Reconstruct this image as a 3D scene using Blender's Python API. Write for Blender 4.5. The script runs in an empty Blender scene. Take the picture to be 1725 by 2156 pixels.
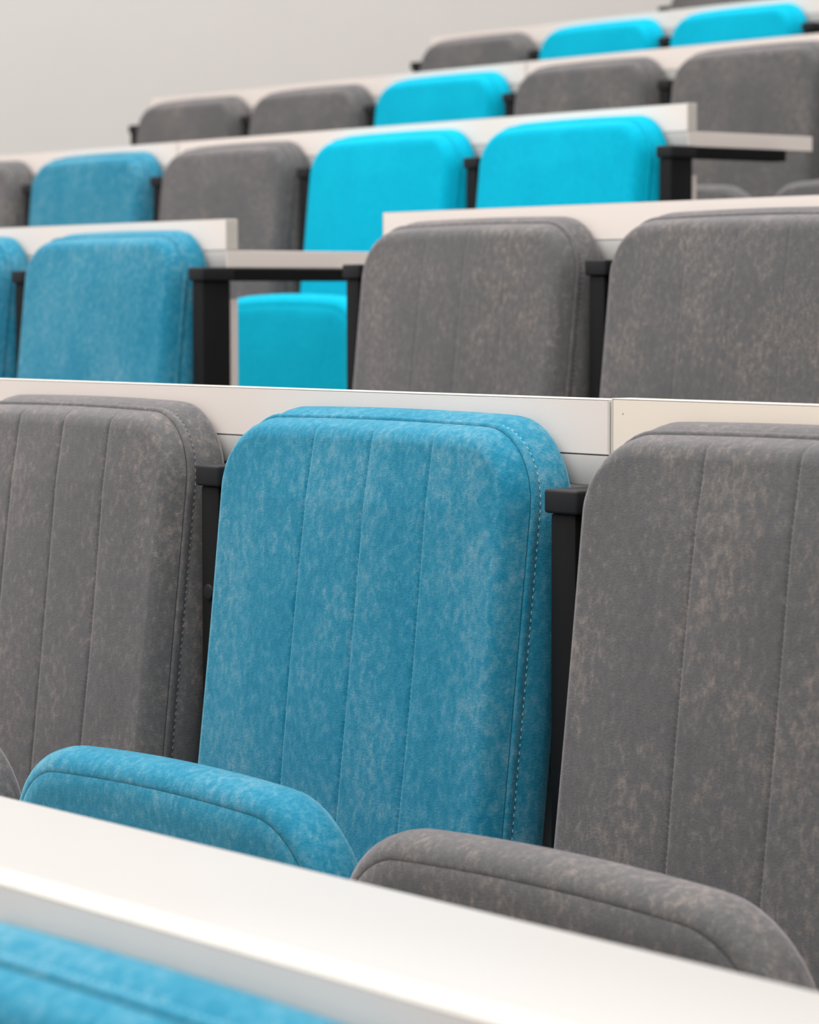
import bpy, bmesh, math, random
from mathutils import Vector, Matrix, Euler

random.seed(7)
SC = bpy.context.scene
COL = SC.collection

# ------------------------------------------------------------------ camera
W, H = 1725, 2156
F_PX, YAW, PITCH, ROLL = 6564.5, 0.9086, -0.0663, -0.0021
CAM = Vector((2.6474, -1.7853, 0.1623))
fwd = Vector((-math.sin(YAW) * math.cos(PITCH), math.cos(YAW) * math.cos(PITCH), math.sin(PITCH)))
rt = fwd.cross(Vector((0, 0, 1))).normalized()
upv = rt.cross(fwd)
r2 = math.cos(ROLL) * rt + math.sin(ROLL) * upv
u2 = -math.sin(ROLL) * rt + math.cos(ROLL) * upv
cd = bpy.data.cameras.new('camera')
cam = bpy.data.objects.new('camera', cd)
COL.objects.link(cam)
cam.matrix_world = Matrix(((r2.x, u2.x, -fwd.x, CAM.x), (r2.y, u2.y, -fwd.y, CAM.y),
                           (r2.z, u2.z, -fwd.z, CAM.z), (0, 0, 0, 1)))
cd.sensor_fit = 'HORIZONTAL'
cd.sensor_width = 36.0
cd.lens = F_PX / W * 36.0
cd.clip_start = 0.05
cd.clip_end = 60
cd.dof.use_dof = True
cd.dof.focus_distance = 2.95
cd.dof.aperture_fstop = 13.0
SC.camera = cam

# ------------------------------------------------------------------ light
wd = bpy.data.worlds.new('hall_ambient')
SC.world = wd
wd.use_nodes = True
wd.node_tree.nodes['Background'].inputs[0].default_value = (1.0, 0.985, 0.97, 1)
wd.node_tree.nodes['Background'].inputs[1].default_value = 0.47


def area(name, loc, target, sx, sy, power, col=(1, 0.985, 0.97)):
    l = bpy.data.lights.new(name, 'AREA')
    l.shape = 'RECTANGLE'
    l.size, l.size_y = sx, sy
    l.energy = power
    l.color = col
    o = bpy.data.objects.new(name, l)
    COL.objects.link(o)
    o.location = loc
    d = Vector(target) - Vector(loc)
    o.rotation_euler = d.to_track_quat('-Z', 'Y').to_euler()
    return o


area('ceiling_light', (-0.6, -1.85, 4.4), (-0.6, -1.85, 0), 11.0, 5.0, 615)
area('ceiling_light', (-3.2, 4.4, 5.6), (-3.2, 4.4, 0), 6.0, 4.0, 330)

SC.view_settings.view_transform = 'Standard'
SC.view_settings.look = 'None'
SC.view_settings.gamma = 1
SC.view_settings.exposure = 0.12
SC.view_settings.use_curve_mapping = False

# ------------------------------------------------------------------ layout constants
P = 0.55            # seat pitch
D = 1.0087          # row spacing
RISE = 0.2229       # row rise
XL = -1.511         # left edge of the last armrest of the left block
CAPH = 0.88         # armrest height above its row floor
ZP, ZD = 0.078, 0.0275   # upstand top and desk top
Y0, Y1, YD = 0.063, 0.085, 0.3786


def org(r):
    return (r - 1) * D, (r - 1) * RISE


# ------------------------------------------------------------------ materials
def lin(r, g, b):
    f = lambda c: (c / 255) / 12.92 if c / 255 <= 0.04045 else ((c / 255 + 0.055) / 1.055) ** 2.4
    return (f(r), f(g), f(b), 1)


def new_mat(name):
    m = bpy.data.materials.new(name)
    m.use_nodes = True
    nt = m.node_tree
    return m, nt, nt.nodes['Principled BSDF']


def N(nt, typ, **kw):
    n = nt.nodes.new(typ)
    for k, v in kw.items():
        setattr(n, k, v)
    return n


def fabric(name, base, light, dark, sheen_tint, sheen=0.35, shift=0.0):
    m, nt, b = new_mat(name)
    L = nt.links.new
    tc = N(nt, 'ShaderNodeTexCoord')
    oi = N(nt, 'ShaderNodeObjectInfo')
    off = N(nt, 'ShaderNodeVectorMath', operation='SCALE')
    off.inputs[0].default_value = (13.1, 7.7, 9.3)
    L(oi.outputs['Random'], off.inputs['Scale'])
    add = N(nt, 'ShaderNodeVectorMath', operation='ADD')
    L(tc.outputs['Object'], add.inputs[0])
    L(off.outputs[0], add.inputs[1])
    # worn-nap blotches, slightly drawn out along the nap
    mp = N(nt, 'ShaderNodeMapping')
    mp.inputs['Scale'].default_value = (1.0, 1.0, 0.72)
    mp.inputs['Rotation'].default_value = (0, 0.45, 0)
    L(add.outputs[0], mp.inputs[0])
    big = N(nt, 'ShaderNodeTexNoise')
    big.inputs['Scale'].default_value = 11
    big.inputs['Detail'].default_value = 3
    L(mp.outputs[0], big.inputs[0])
    blot = N(nt, 'ShaderNodeTexNoise')
    blot.inputs['Scale'].default_value = 125
    blot.inputs['Detail'].default_value = 9
    blot.inputs['Roughness'].default_value = 0.72
    blot.inputs['Distortion'].default_value = 0.15
    L(mp.outputs[0], blot.inputs[0])
    mixv = N(nt, 'ShaderNodeMath', operation='MULTIPLY_ADD')
    L(big.outputs[0], mixv.inputs[0])
    mixv.inputs[1].default_value = 0.40
    L(blot.outputs[0], mixv.inputs[2])
    cr = N(nt, 'ShaderNodeValToRGB')
    e = cr.color_ramp.elements
    e[0].position, e[0].color = 0.55, dark
    e[1].position, e[1].color = 0.92 - shift, light
    k = cr.color_ramp.elements.new(0.715 - shift)
    k.color = base
    k2 = cr.color_ramp.elements.new(0.81 - shift)
    k2.color = tuple(base[i] * 0.6 + light[i] * 0.4 for i in range(4))
    L(mixv.outputs[0], cr.inputs[0])
    # fine pile: short horizontal ribs and fibres
    mp2 = N(nt, 'ShaderNodeMapping')
    mp2.inputs['Scale'].default_value = (260, 260, 820)
    L(add.outputs[0], mp2.inputs[0])
    rib = N(nt, 'ShaderNodeTexNoise')
    rib.inputs['Scale'].default_value = 1.0
    rib.inputs['Detail'].default_value = 2
    L(mp2.outputs[0], rib.inputs[0])
    fib = N(nt, 'ShaderNodeTexNoise')
    fib.inputs['Scale'].default_value = 900
    fib.inputs['Detail'].default_value = 2
    L(add.outputs[0], fib.inputs[0])
    s = N(nt, 'ShaderNodeMath', operation='ADD')
    L(rib.outputs[0], s.inputs[0])
    L(fib.outputs[0], s.inputs[1])
    mr = N(nt, 'ShaderNodeMapRange')
    mr.inputs[1].default_value, mr.inputs[2].default_value = 0.6, 1.4
    mr.inputs[3].default_value, mr.inputs[4].default_value = 0.80, 1.20
    L(s.outputs[0], mr.inputs[0])
    mul = N(nt, 'ShaderNodeMix', data_type='RGBA', blend_type='MULTIPLY')
    mul.inputs[0].default_value = 1.0
    L(cr.outputs[0], mul.inputs[6])
    L(mr.outputs[0], mul.inputs[7])
    L(mul.outputs[2], b.inputs['Base Color'])
    b.inputs['Roughness'].default_value = 0.95
    b.inputs['Specular IOR Level'].default_value = 0.12
    b.inputs['Sheen Weight'].default_value = sheen
    b.inputs['Sheen Roughness'].default_value = 0.38
    b.inputs['Sheen Tint'].default_value = sheen_tint
    bp = N(nt, 'ShaderNodeBump')
    bp.inputs['Strength'].default_value = 0.28
    bp.inputs['Distance'].default_value = 0.0012
    L(s.outputs[0], bp.inputs['Height'])
    L(bp.outputs[0], b.inputs['Normal'])
    return m


def plain(name, col, rough=0.5, spec=0.5, var=0.03, scale=30, bump=0.0, bscale=400):
    m, nt, b = new_mat(name)
    L = nt.links.new
    tc = N(nt, 'ShaderNodeTexCoord')
    no = N(nt, 'ShaderNodeTexNoise')
    no.inputs['Scale'].default_value = scale
    no.inputs['Detail'].default_value = 5
    L(tc.outputs['Object'], no.inputs[0])
    cr = N(nt, 'ShaderNodeValToRGB')
    e = cr.color_ramp.elements
    e[0].position, e[0].color = 0.3, tuple([c * (1 - var) for c in col[:3]] + [1])
    e[1].position, e[1].color = 0.7, tuple([min(1, c * (1 + var)) for c in col[:3]] + [1])
    L(no.outputs[0], cr.inputs[0])
    L(cr.outputs[0], b.inputs['Base Color'])
    b.inputs['Roughness'].default_value = rough
    b.inputs['Specular IOR Level'].default_value = spec
    if bump:
        n2 = N(nt, 'ShaderNodeTexNoise')
        n2.inputs['Scale'].default_value = bscale
        n2.inputs['Detail'].default_value = 3
        L(tc.outputs['Object'], n2.inputs[0])
        bp = N(nt, 'ShaderNodeBump')
        bp.inputs['Strength'].default_value = bump
        bp.inputs['Distance'].default_value = 0.001
        L(n2.outputs[0], bp.inputs['Height'])
        L(bp.outputs[0], b.inputs['Normal'])
    return m


def laminate(name, col, chip_col, cells=17, rare=0.72):
    """white laminate with a few small brown nicks"""
    m = plain(name, col, 0.42, 0.35, 0.012, 6, 0.05, 900)
    nt = m.node_tree
    L = nt.links.new
    b = nt.nodes['Principled BSDF']
    src = b.inputs['Base Color'].links[0].from_socket
    tc = N(nt, 'ShaderNodeTexCoord')
    vo = N(nt, 'ShaderNodeTexVoronoi')
    vo.inputs['Scale'].default_value = cells
    L(tc.outputs['Object'], vo.inputs['Vector'])
    no = N(nt, 'ShaderNodeTexNoise')
    no.inputs['Scale'].default_value = 420
    no.inputs['Detail'].default_value = 3
    L(tc.outputs['Object'], no.inputs[0])
    ad = N(nt, 'ShaderNodeMath', operation='MULTIPLY_ADD')
    L(no.outputs[0], ad.inputs[0])
    ad.inputs[1].default_value = 0.16
    L(vo.outputs['Distance'], ad.inputs[2])
    lt = N(nt, 'ShaderNodeMath', operation='LESS_THAN')
    L(ad.outputs[0], lt.inputs[0])
    lt.inputs[1].default_value = 0.112
    # only a few of the cells carry a nick
    sep = N(nt, 'ShaderNodeSeparateColor')
    L(vo.outputs['Color'], sep.inputs[0])
    gt = N(nt, 'ShaderNodeMath', operation='GREATER_THAN')
    L(sep.outputs[0], gt.inputs[0])
    gt.inputs[1].default_value = rare
    mu = N(nt, 'ShaderNodeMath', operation='MULTIPLY')
    L(lt.outputs[0], mu.inputs[0])
    L(gt.outputs[0], mu.inputs[1])
    mx = N(nt, 'ShaderNodeMix', data_type='RGBA')
    L(mu.outputs[0], mx.inputs[0])
    L(src, mx.inputs[6])
    mx.inputs[7].default_value = chip_col
    L(mx.outputs[2], b.inputs['Base Color'])
    return m


FAB = {
    'blue': fabric('muted_blue_velour', lin(45, 128, 156), lin(98, 149, 169), lin(28, 117, 147), lin(155, 218, 236), 0.75, 0.03),
    'cyan': fabric('bright_cyan_velour', lin(0, 176, 206), lin(8, 182, 212), lin(0, 168, 200), lin(90, 225, 250), 0.25),
    'grey': fabric('grey_velour', lin(98, 97, 97), lin(135, 126, 120), lin(90, 90, 91), lin(216, 206, 212), 0.68),
}
THREAD = {
    'blue': plain('pale_blue_thread', lin(135, 198, 216), 0.7, 0.2),
    'cyan': plain('cyan_thread', lin(60, 205, 230), 0.7, 0.2),
    'grey': plain('grey_thread', lin(140, 137, 138), 0.7, 0.2),
}
LAM = laminate('white_laminate', lin(237, 226, 219), lin(120, 88, 60))
LAM2 = laminate('cream_white_laminate', lin(242, 229, 214), lin(120, 88, 60), 42, 0.45)
TOP = plain('white_desktop_laminate', lin(184, 181, 178), 0.4, 0.3, 0.008, 5, 0.04, 1200)
EDGE = plain('cream_edge_band', lin(206, 200, 192), 0.5, 0.3, 0.04, 60)
BLACKP = plain('black_plastic', lin(27, 28, 31), 0.55, 0.25, 0.06, 200, 0.25, 1500)
STEEL = plain('black_painted_steel', lin(10, 10, 11), 0.6, 0.2, 0.08, 60, 0.1, 900)
PIVOT = plain('dark_steel', lin(34, 34, 36), 0.5, 0.5)
WALL = plain('pale_wall_paint', lin(217, 213, 210), 0.9, 0.2, 0.008, 3, 0.1, 300)
CARPET = plain('grey_carpet', lin(120, 116, 112), 0.95, 0.1, 0.15, 250, 0.5, 600)
NOSE = plain('aluminium_nosing', lin(150, 150, 150), 0.4, 0.5)


# ------------------------------------------------------------------ mesh helpers
def link(o, parent=None):
    COL.objects.link(o)
    if parent is not None:
        o.parent = parent
    return o


def ob(name, me, mat, parent=None, loc=(0, 0, 0), rot=(0, 0, 0)):
    o = bpy.data.objects.new(name, me)
    if mat is not None:
        if len(me.materials) == 0:
            me.materials.append(None)
        o.material_slots[0].link = 'OBJECT'
        o.material_slots[0].material = mat
    o.location = loc
    o.rotation_euler = rot
    return link(o, parent)


def tag(o, label, cat, group=None, kind=None):
    o['label'] = label
    o['category'] = cat
    if group:
        o['group'] = group
    if kind:
        o['kind'] = kind


def empty(name, loc):
    o = bpy.data.objects.new(name, None)
    o.empty_display_size = 0.1
    o.location = loc
    return link(o)


def box_mesh(name, x0, x1, y0, y1, z0, z1, bev=0.0, seg=2):
    bm = bmesh.new()
    bmesh.ops.create_cube(bm, size=1)
    for v in bm.verts:
        v.co = Vector((x0 + (v.co.x + .5) * (x1 - x0), y0 + (v.co.y + .5) * (y1 - y0), z0 + (v.co.z + .5) * (z1 - z0)))
    if bev > 0:
        bmesh.ops.bevel(bm, geom=bm.edges[:], offset=bev, segments=seg, affect='EDGES', profile=0.5)
    me = bpy.data.meshes.new(name)
    bm.to_mesh(me)
    bm.free()
    if bev > 0:
        for p in me.polygons:
            p.use_smooth = True
        try:
            me.set_sharp_from_angle(angle=math.radians(35))
        except Exception:
            pass
    return me


def cyl_mesh(name, p0, p1, r, seg=16, bev=0.0):
    bm = bmesh.new()
    p0, p1 = Vector(p0), Vector(p1)
    q = (p1 - p0).to_track_quat('Z', 'Y').to_matrix().to_4x4()
    bmesh.ops.create_cone(bm, cap_ends=True, segments=seg, radius1=r, radius2=r, depth=(p1 - p0).length)
    if bev:
        es = [e for e in bm.edges if abs(e.verts[0].co.z - e.verts[1].co.z) < 1e-6]
        bmesh.ops.bevel(bm, geom=es, offset=bev, segments=3, affect='EDGES', profile=0.5)
    bm.transform(Matrix.Translation((p0 + p1) / 2) @ q)
    me = bpy.data.meshes.new(name)
    bm.to_mesh(me)
    bm.free()
    for p in me.polygons:
        p.use_smooth = True
    try:
        me.set_sharp_from_angle(angle=math.radians(40))
    except Exception:
        pass
    return me


def cushion(name, hw, z0, z1, rt_, rb, seams, front, prof, nz, nx, crown=0.004, groove=0.0022, arch=0.0, rise=0.0):
    """upholstered slab: front cover with sewn grooves (mesh 1) and side band with back (mesh 2).
    y = 0 is the front seam, -y towards the sitter. front = (roll depth, roll inset)."""
    rd, ri = front

    def ztop(x):
        a = abs(x) - (hw - rt_)
        return z1 - (rt_ - math.sqrt(max(0, rt_ * rt_ - a * a)) if a > 0 else 0) + arch * (1 - (x / hw) ** 2)

    def zbot(x):
        a = abs(x) - (hw - rb)
        return z0 + (rb - math.sqrt(max(0, rb * rb - a * a)) if a > 0 else 0)

    def sdf(x, z):
        r = rt_ if z > (z0 + z1) / 2 else rb
        cx, cz, hz = 0, (z0 + z1) / 2, (z1 - z0) / 2
        qx, qz = abs(x) - (hw - r), abs(z - cz) - (hz - r)
        return -(math.hypot(max(qx, 0), max(qz, 0)) + min(max(qx, qz), 0) - r)

    xs = set()
    for i in range(nx + 1):
        t = i / nx
        xs.add(round(-hw * math.cos(math.pi * t) * 0.55 + 0.45 * (2 * t - 1) * hw, 5))
    if groove:
        xs = {x for x in xs if all(abs(x - s) > 0.009 for s in seams)}
        for s in seams:
            for dlt in (-.0075, -.004, -.0022, -.001, 0, .001, .0022, .004, .0075):
                xs.add(round(s + dlt, 5))
    for i in range(1, 9):       # corner arcs
        a = (math.pi / 2) * i / 9
        xs.add(round(hw - rt_ + rt_ * math.sin(a), 5))
        xs.add(round(-(hw - rt_ + rt_ * math.sin(a)), 5))
    xs = sorted(xs)
    out = [xs[0]]
    for x in xs[1:]:
        if x - out[-1] > 0.0007:
            out.append(x)
    xs = out
    xs[0], xs[-1] = -hw, hw
    ts = []
    for j in range(nz + 1):
        t = j / nz
        ts.append(t)
    ts = [0, 0.004, 0.012, 0.024] + [0.04 + 0.92 * t for t in ts] + [0.976, 0.988, 0.996, 1.0]
    verts, faces = [], []
    nX, nZ = len(xs), len(ts)
    for t in ts:
        for x in xs:
            za, zb = zbot(x), ztop(x)
            z = za + (zb - za) * t
            d = max(0.0, sdf(x, z - arch * (1 - (x / hw) ** 2) * t))
            q = min(1, d / ri)
            y = -rd * (1 - (1 - q) ** 2.4) - crown * (1 - (x / hw) ** 2) * min(1, d / 0.08)
            if groove:
                for s in seams:
                    dx = x - s
                    if abs(dx) < 0.05:
                        st = 0.78 + 0.22 * math.cos(2 * math.pi * z / 0.0052)
                        y += (groove * st * math.exp(-(dx / 0.0016) ** 2) + 0.4 * groove * math.exp(-abs(dx) / 0.008)) * q
            y += 0.0012 * math.sin(17 * x + 3) * math.sin(13 * z + 1) * q
            verts.append((x, y, z))
    for j in range(nZ - 1):
        for i in range(nX - 1):
            a = j * nX + i
            faces.append((a, a + 1, a + nX + 1, a + nX))
    m1 = bpy.data.meshes.new(name)
    m1.from_pydata(verts, [], faces)
    m1.validate()
    m1.update()
    for p in m1.polygons:
        p.use_smooth = True
    # boundary loop (counter-clockwise seen from the front)
    loop = [i for i in range(nX)] + [j * nX + nX - 1 for j in range(1, nZ)] + \
           [(nZ - 1) * nX + i for i in range(nX - 2, -1, -1)] + [j * nX for j in range(nZ - 2, 0, -1)]
    pts = []
    last = None
    for i in loop:
        v = Vector(verts[i])
        if last is None or (v - last).length > 0.0008:
            pts.append(v)
            last = v
    n = len(pts)

    def nrm(p):
        r = rt_ if p.z > (z0 + z1) / 2 else rb
        cx = max(-(hw - r), min(hw - r, p.x))
        cz = max(z0 + rb, min(z1 - rt_, p.z))
        w = Vector((p.x - cx, 0, p.z - cz))
        return w.normalized() if w.length > 1e-6 else Vector((0, 0, 1))
    nr = [nrm(p) for p in pts]
    v2, f2 = [], []
    for (o, y) in prof:
        for p, m_ in zip(pts, nr):
            oz = o * (1 + rise * max(0.0, m_.z)) if o > 0 else o     # the crown stands fuller than the sides
            v2.append((p.x + m_.x * o, y, p.z + m_.z * oz))
    K = len(prof)
    for k in range(K - 1):
        for i in range(n):
            j = (i + 1) % n
            f2.append((k * n + i, (k + 1) * n + i, (k + 1) * n + j, k * n + j))
    f2.append(tuple((K - 1) * n + i for i in range(n)))
    m2 = bpy.data.meshes.new(name + '_band')
    m2.from_pydata(v2, [], f2)
    m2.update()
    bm = bmesh.new()
    bm.from_mesh(m2)
    bmesh.ops.recalc_face_normals(bm, faces=bm.faces[:])
    bm.to_mesh(m2)
    bm.free()
    for p in m2.polygons:
        p.use_smooth = True
    m2.polygons[len(m2.polygons) - 1].use_smooth = False
    return m1, m2, pts, nr


def stitch_mesh(name, pts, nr, off, y, pitch, ln, rad, zmin):
    """row of short thread dashes following the outline"""
    bm = bmesh.new()
    n = len(pts)
    path = [pts[i] + Vector((nr[i].x, 0, nr[i].z * (1 + 0.5 * max(0, nr[i].z)))) * off for i in range(n)]
    path.append(path[0])
    nn = list(nr) + [nr[0]]
    acc = 0.0
    nxt = pitch
    for a in range(n):
        A, B = path[a], path[a + 1]
        L = (B - A).length
        while L > 1e-9 and acc + L >= nxt:
            t = (nxt - acc) / L
            c = A.lerp(B, t)
            dr = (B - A).normalized()
            if c.z > zmin:
                m_ = nn[a]
                c = Vector((c.x, y, c.z))
                sd = dr.cross(m_).normalized()
                ring = []
                for e in (-.5, -.3, .3, .5):
                    s = rad * (0.35 if abs(e) == .5 else 1)
                    lift = m_ * (-0.0003 if abs(e) == .5 else 0.0003)
                    ring.append([bm.verts.new(c + dr * (e * ln) + lift + sd * s * cx + m_ * s * cy)
                                 for cx, cy in ((1, 0), (0, 1), (-1, 0), (0, -1))])
                for r0, r1 in zip(ring, ring[1:]):
                    for q in range(4):
                        bm.faces.new((r0[q], r0[(q + 1) % 4], r1[(q + 1) % 4], r1[q]))
                bm.faces.new(ring[0])
                bm.faces.new(ring[-1][::-1])
            nxt += pitch
        acc += L
    bmesh.ops.recalc_face_normals(bm, faces=bm.faces[:])
    me = bpy.data.meshes.new(name)
    bm.to_mesh(me)
    bm.free()
    for p in me.polygons:
        p.use_smooth = True
    return me


# ------------------------------------------------------------------ the setting
def struct(name, me, mat, label=None):
    o = ob(name, me, mat)
    o['kind'] = 'structure'
    if label:
        o['label'] = label
    return o


X_WALL, X_END, Y_BACK = -6.4, 4.6, 8.2
for r in range(-1, 8):
    y, z = org(r)
    ya = y - D + 0.17
    yb = y + 0.17 if r < 7 else Y_BACK
    if r == -1:
        ya -= 1.2
    zf = z - CAPH
    nm = 'floor'
    fl = struct(nm, box_mesh('floor', X_WALL, X_END, ya, yb, zf - RISE - 0.05, zf), CARPET)
    if r > -1:
        ob('step_nosing', box_mesh('step_nosing', X_WALL, X_END, ya - 0.004, ya + 0.03, zf - 0.02, zf + 0.002, 0.001, 1), NOSE, fl)
struct('wall_left', box_mesh('wall_left', X_WALL - 0.15, X_WALL, -3.9, Y_BACK + .15, -1.9, 6.5), WALL)
struct('wall_back', box_mesh('wall_back', X_WALL, X_END, Y_BACK, Y_BACK + 0.15, -1.0, 6.5), WALL)

# ------------------------------------------------------------------ seat meshes
CX = 0.2885
TILT = math.radians(-6.4)
BZ0, BZ1 = -0.475, 0.0395     # local to the pivot point (y .015, z .01)
HW = 0.2335
BPROF = [(-.0014, .0014), (.0012, .0006), (.0028, .0028), (.0031, .0062), (.0024, .0090), (.0012, .0100), (.0024, .0112),
         (.0044, .0150), (.0072, .0220), (.0092, .0310), (.0088, .0390), (.0045, .0450), (-.012, .0475)]
PADZ0, PADZ1 = -0.36, 0.0
PROF_PAD = [(-.0012, .0012), (.0012, .0004)] + \
           [(0.0195 * math.sin(a), 0.0004 + 0.024 * (1 - math.cos(a))) for a in [math.radians(d) for d in (12, 25, 38, 50, 62, 74, 86)]] + \
           [(.0198, .031), (.0188, .039), (.0150, .047), (.0080, .0525), (-.004, .056), (-.02, .057)]

STD = (-0.073, 0.021, 0.114)
WIDE = (-0.075, 0.038, 0.150)


def bset(key, seams, nz, nx, g):
    m1, m2, pts, nr = cushion('backrest_' + key, HW, BZ0, BZ1, 0.071, 0.05, seams, (0.0225, 0.019), BPROF, nz, nx, 0.005, g, 0.004, 0.5)
    st = stitch_mesh('stitching_' + key, pts, nr, 0.0022, 0.0101, 0.0070, 0.0038, 0.0006, -0.42) if g else None
    return m1, m2, st


MB = {'sharp': bset('sharp', STD, 240, 40, 0.0022), 'wide': bset('wide', WIDE, 240, 40, 0.0022), 'far': bset('far', STD, 60, 24, 0.0006), 'mid': bset('mid', STD, 120, 30, 0.0010)}
MP = {}
for key, nz, nx in (('sharp', 60, 44), ('far', 24, 22)):
    m1, m2, pts, nr = cushion('seat_pad_' + key, 0.243, PADZ0, PADZ1, 0.080, 0.04, (), (0.004, 0.02), PROF_PAD, nz, nx, 0.003, 0.0, 0.010)
    MP[key] = (m1, m2)
BAR = cyl_mesh('pivot_bar', (0.0482, 0.02, -0.50), (0.5490, 0.02, -0.50), 0.012, 14)
HINGE = {}
for s in (-1, 1):
    HINGE[s] = box_mesh('hinge_arm', CX + s * 0.17 - 0.012, CX + s * 0.17 + 0.012, -0.215, 0.03, -0.518, -0.482, 0.004, 1)
BRK = {s: box_mesh('back_bracket', CX + s * 0.15 - 0.02, CX + s * 0.15 + 0.02, -0.005, 0.012, -0.50, -0.40, 0.003, 1) for s in (-1, 1)}

SEATS = {}


def make_seat(r, x, colr, key, label, group):
    y, z = org(r)
    root = empty('folding_seat', (x, y, z))
    tag(root, label, 'seat', group)
    fm = FAB[colr]
    hi = key != 'far'
    b1, b2, st = MB[key]
    bk = ob('backrest', b1, fm, root, (CX, 0.0115, 0.010), (TILT, 0, 0))
    ob('side_band', b2, fm, bk)
    if hi and st:
        ob('stitching', st, THREAD[colr], bk)
    p1, p2 = MP['sharp' if hi else 'far']
    low = (r, x) == (1, P)      # this pad hangs a little lower and wider
    pd = ob('seat_pad', p1, fm, root, (CX + (-0.007 if low else 0.0125 if r == 3 else 0.003 if x < -0.5 and r == 1 else 0.0070), -0.251, -0.2935 if low or r == 3 else -0.2835), (math.radians(5), 0, 0))
    pd.scale.x = 1.035 if low else 0.965 if r == 3 or (r == 1 and x < -0.5) else 1.0
    ob('pad_band', p2, fm, pd)
    ob('pivot_bar', BAR, PIVOT, root)
    for s in (-1, 1):
        ob('hinge_arm', HINGE[s], PIVOT, root)
        ob('back_bracket', BRK[s], PIVOT, root)
    return root


# ------------------------------------------------------------------ standards
def std_meshes(w):
    return {
        'post': (box_mesh('post', 0.005, w - 0.006, 0.004, 0.0575, -CAPH + 0.012, -0.0215, 0.0025, 2), STEEL),
        'armrest_cap': (box_mesh('armrest_cap', 0.0, w, 0.0, 0.062, -0.0215, 0.0, 0.003, 3), BLACKP),
        'desk_arm': (box_mesh('desk_arm', 0.003, w - 0.003, 0.062, 0.290, -0.0215, -0.0004, 0.002, 1), STEEL),
        'foot_plate': (box_mesh('foot_plate', 0.0, w, -0.06, 0.16, -CAPH, -CAPH + 0.012, 0.003, 1), STEEL),
        'pivot_hub': (cyl_mesh('pivot_hub', (0.0015, 0.02, -0.50), (w - 0.0005, 0.02, -0.50), 0.018, 16, 0.002), STEEL),
    }


S_SET = {False: std_meshes(0.0425), True: std_meshes(0.0445)}
S_BOLT = cyl_mesh('bolt', (0.0207, 0.005, -0.130), (0.0207, 0.0005, -0.130), 0.0085, 20, 0.002)


def make_standard(r, x, label, wide=False, bolt=False):
    y, z = org(r)
    root = empty('seat_standard', (x, y, z - CAPH))
    tag(root, label, 'seat frame', 'black standards between the seats')
    for nm, (me, m) in S_SET[wide].items():
        ob(nm, me, m, root, (0, 0, CAPH))
    if bolt:
        ob('bolt', S_BOLT, BLACKP, root, (0, 0, CAPH))


# ------------------------------------------------------------------ desks
DM = {}


def make_desk(r, x0, x1, label, lam=LAM, dz=0.0):
    y, z = org(r)
    z += dz
    L = round(x1 - x0, 4)
    if L not in DM:
        e = 0.0012
        DM[L] = (
            box_mesh('upstand', 0.0034, L - 0.0034, Y0 + e * 0, Y1, ZD + 0.0008, ZP - 0.0012, 0.0006, 1),
            box_mesh('edge_band', 0.0014, L - 0.0014, Y0 - 0.0002, Y1 + 0.0002, ZP - 0.0012, ZP, 0.0005, 1),
            [box_mesh('edge_band', a, b, Y0 - 0.0002, Y1 + 0.0002, ZD + 0.0008, ZP - 0.0012, 0.0004, 1) for a, b in ((0.0008, 0.0034), (L - 0.0034, L - 0.0008))],
            box_mesh('desktop', 0.0022, L - 0.0022, Y0, YD, 0.0, ZD, 0.0015, 2),
            box_mesh('modesty_panel', 0.0008, L - 0.0008, Y0 + 0.001, Y1, -0.56, -0.051, 0.001, 1),
            [box_mesh('lit_desk_end', a, b, Y0, YD, 0.0002, ZD - 0.0002, 0.0004, 1) for a, b in ((0.0004, 0.0022), (L - 0.0022, L - 0.0004))],
        )
    up, eb, ends, dk, mp, dends = DM[L]
    root = empty('writing_desk', (x0, y, z))
    tag(root, label, 'desk', 'white desks behind the seat rows')
    u = ob('upstand', up, lam, root)
    ob('edge_band', eb, EDGE, u)
    for m in ends:
        ob('edge_band', m, EDGE, u)
    d_ = ob('desktop', dk, TOP, root)
    for m in dends:
        ob('lit_desk_end', m, LAM, d_)  # added strip, paler than the desktop, so the desk ends look better lit
    ob('modesty_panel', mp, LAM, root)


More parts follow.
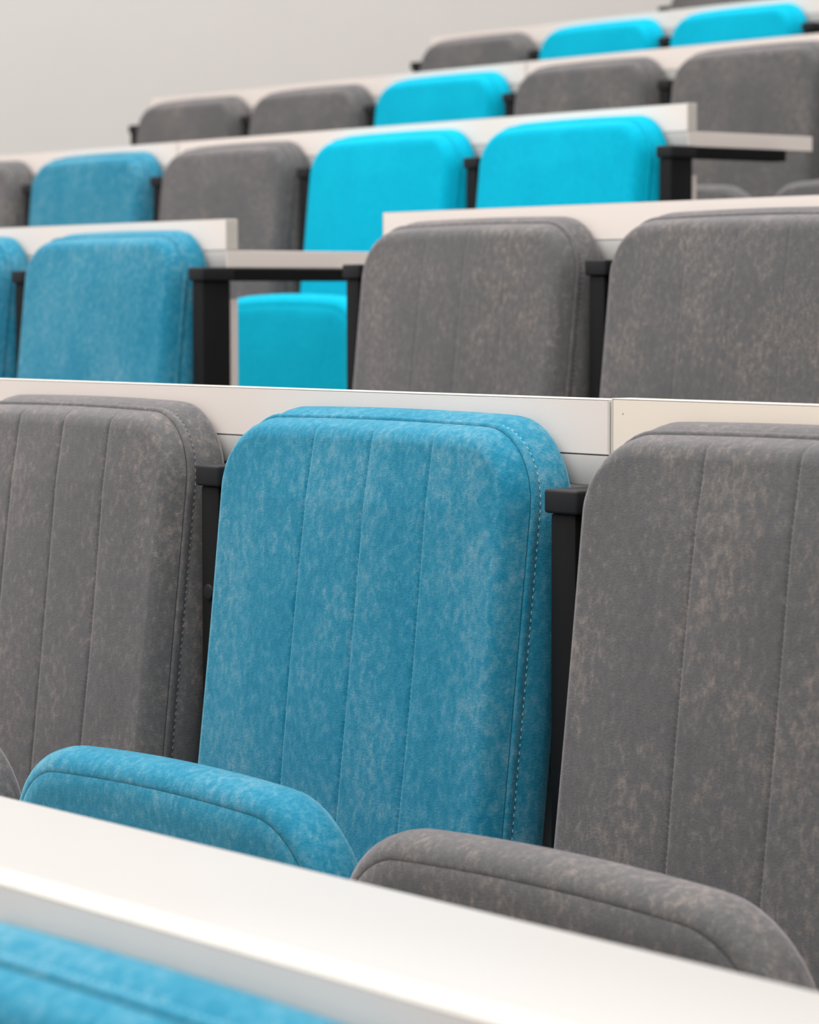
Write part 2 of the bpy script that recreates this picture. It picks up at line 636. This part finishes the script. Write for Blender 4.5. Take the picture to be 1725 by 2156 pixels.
# ------------------------------------------------------------------ place everything
XS = XL - 6 * P
R2 = -2 * P
G = ['seats in the nearest row', 'seats in the sharp second row', 'seats in the third row', 'seats in the fourth row',
     'seats in the fifth row', 'seats in the sixth row', 'seats in the topmost row']
seat_list = [
    (0, 2 * P, 'blue', 'sharp', 'blue seat in the nearest row, only its top showing before the wide white desk'),
    (1, -P, 'grey', 'sharp', 'grey folding seat left of the large blue one in the second row'),
    (1, 0, 'blue', 'sharp', 'large muted blue folding seat in sharp focus between two grey seats'),
    (1, P, 'grey', 'wide', 'large grey folding seat right of the blue one in sharp focus'),
    (2, XL - 2 * P, 'blue', 'far', 'muted blue seat cut off by the left edge in the third row'),
    (2, XL - P, 'blue', 'far', 'muted blue seat at the end of the third row beside the gap'),
    (2, R2, 'grey', 'mid', 'grey seat right after the gap in the third row, above the large blue seat'),
    (2, R2 + P, 'grey', 'mid', 'grey seat at the right edge of the third row'),
    (3, XL - 5 * P, 'grey', 'far', 'grey seat cut off by the left edge in the fourth row'),
    (3, XL - 4 * P, 'blue', 'far', 'muted blue seat between two grey seats in the fourth row'),
    (3, XL - 3 * P, 'grey', 'far', 'grey seat between the muted blue and the bright cyan seat, fourth row'),
    (3, XL - 2 * P, 'cyan', 'far', 'bright cyan seat beside a grey one in the fourth row, pad showing through the gap'),
    (3, XL - P, 'cyan', 'far', 'bright cyan seat at the end of the fourth row beside the gap'),
    (4, XS, 'grey', 'far', 'grey seat at the left end of the fifth row, beside the pale wall'),
    (4, XS + P, 'grey', 'far', 'second grey seat from the wall in the fifth row, left of the cyan one'),
    (4, XS + 2 * P, 'cyan', 'far', 'only bright cyan seat of the fifth row, between grey seats'),
    (4, XS + 3 * P, 'grey', 'far', 'grey seat right of the cyan one in the fifth row'),
    (4, XS + 4 * P, 'grey', 'far', 'grey seat at the right edge in the fifth row, seen behind the second gap'),
    (4, XS + 5 * P, 'grey', 'far', 'grey seat of the fifth row cut off at right, pad showing under the desk end'),
    (5, XS, 'grey', 'far', 'grey seat at the left end of the sixth row, before two cyan seats'),
    (5, XS + P, 'cyan', 'far', 'bright cyan seat next to the grey one in the sixth row'),
    (5, XS + 2 * P, 'cyan', 'far', 'second bright cyan seat from the left in the sixth row, by the top right corner'),
    (6, XS, 'grey', 'far', 'grey seat of the topmost row, cut off by the top edge'),
]
for r, x, c, k, lab in seat_list:
    make_seat(r, x, c, k, lab, G[r])

std_list = [
    (0, 2 * P, 'black standard under the near white desk beside the blue seat of the nearest row'),
    (1, 0, 'black standard between the left grey seat and the large blue seat'),
    (1, P, 'black standard between the large blue seat and the right grey seat'),
    (2, XL - P, 'black standard between the two muted blue seats of the third row'),
    (2, XL, 'black end standard of the third row, left side of the gap'),
    (2, R2, 'black standard on the right side of the gap, touching the third row grey seat'),
    (2, R2 + P, 'black standard between the two grey seats of the third row'),
    (3, XL - 4 * P, 'black standard left of the muted blue seat in the fourth row'),
    (3, XL - 3 * P, 'black standard between the muted blue and grey seats of the fourth row'),
    (3, XL - 2 * P, 'black standard between the grey and the cyan seat of the fourth row'),
    (3, XL - P, 'black standard between the two cyan seats of the fourth row'),
    (3, XL, 'black end standard of the fourth row with an arm under the desk end'),
    (3, R2, 'black standard at the right edge, across the gap from the fourth row desk end'),
    (4, XS, 'black end standard left of the first grey seat in the fifth row'),
    (4, XS + P, 'black standard between the two left grey seats of the fifth row'),
    (4, XS + 2 * P, 'black standard left of the cyan seat in the fifth row'),
    (4, XS + 3 * P, 'black standard right of the cyan seat in the fifth row'),
    (4, XS + 4 * P, 'black standard between the right grey seats of the fifth row'),
    (5, XS, 'black end standard left of the grey seat in the sixth row'),
    (5, XS + P, 'black standard between the grey and the cyan seat of the sixth row'),
    (5, XS + 2 * P, 'black standard between the two cyan seats of the sixth row'),
    (5, XS + 3 * P, 'black standard right of the second cyan seat in the sixth row'),
    (6, XS, 'black end standard of the topmost row at the top edge'),
]
for r, x, lab in std_list:
    k = (x - (R2 if x >= R2 - .01 else XS)) / P
    make_standard(r, x, lab, abs(k / 3 - round(k / 3)) < .01 and 0.5 < k < 5.5, (r, x) == (1, 0))

HC = 0.018          # desks end over the middle of a standard
R0 = R2 + HC
desk_list = [
    (0, R0 + 3 * P, R0 + 6 * P, 'wide white desk crossing the bottom foreground behind the nearest blue seat'),
    (1, R0, R0 + 3 * P, 'white desk panel behind the large blue seat and the left grey seat'),
    (1, R0 + 3 * P, R0 + 6 * P, 'white desk panel behind the large grey seat, after the vertical joint'),
    (2, XL + HC - 3 * P, XL + HC, 'white desk of the third row ending at the left side of the gap'),
    (2, R0, R0 + 3 * P, 'white desk panel of the third row behind the grey seats right of the gap'),
    (3, XL + HC - 6 * P, XL + HC - 3 * P, 'white desk panel behind the left grey and muted blue seats, fourth row'),
    (3, XL + HC - 3 * P, XL + HC, 'white desk behind the two cyan seats of the fourth row, its end showing'),
    (4, XS + HC, XS + HC + 3 * P, 'white desk panel behind the left seats and the cyan seat, fifth row'),
    (4, XS + HC + 3 * P, XS + HC + 6 * P, 'white desk panel behind the right grey seats of the fifth row'),
    (5, XS + HC, XS + HC + 3 * P, 'white desk panel behind the grey and cyan seats of the sixth row'),
    (6, XS + HC, XS + HC + 3 * P, 'white desk panel behind the grey seat of the topmost row'),
]
for r, a, b, lab in desk_list:
    cream = lab.startswith('white desk panel behind the large grey')
    make_desk(r, a, b, lab, LAM2 if cream else LAM, 0.0012 if cream else 0.0)
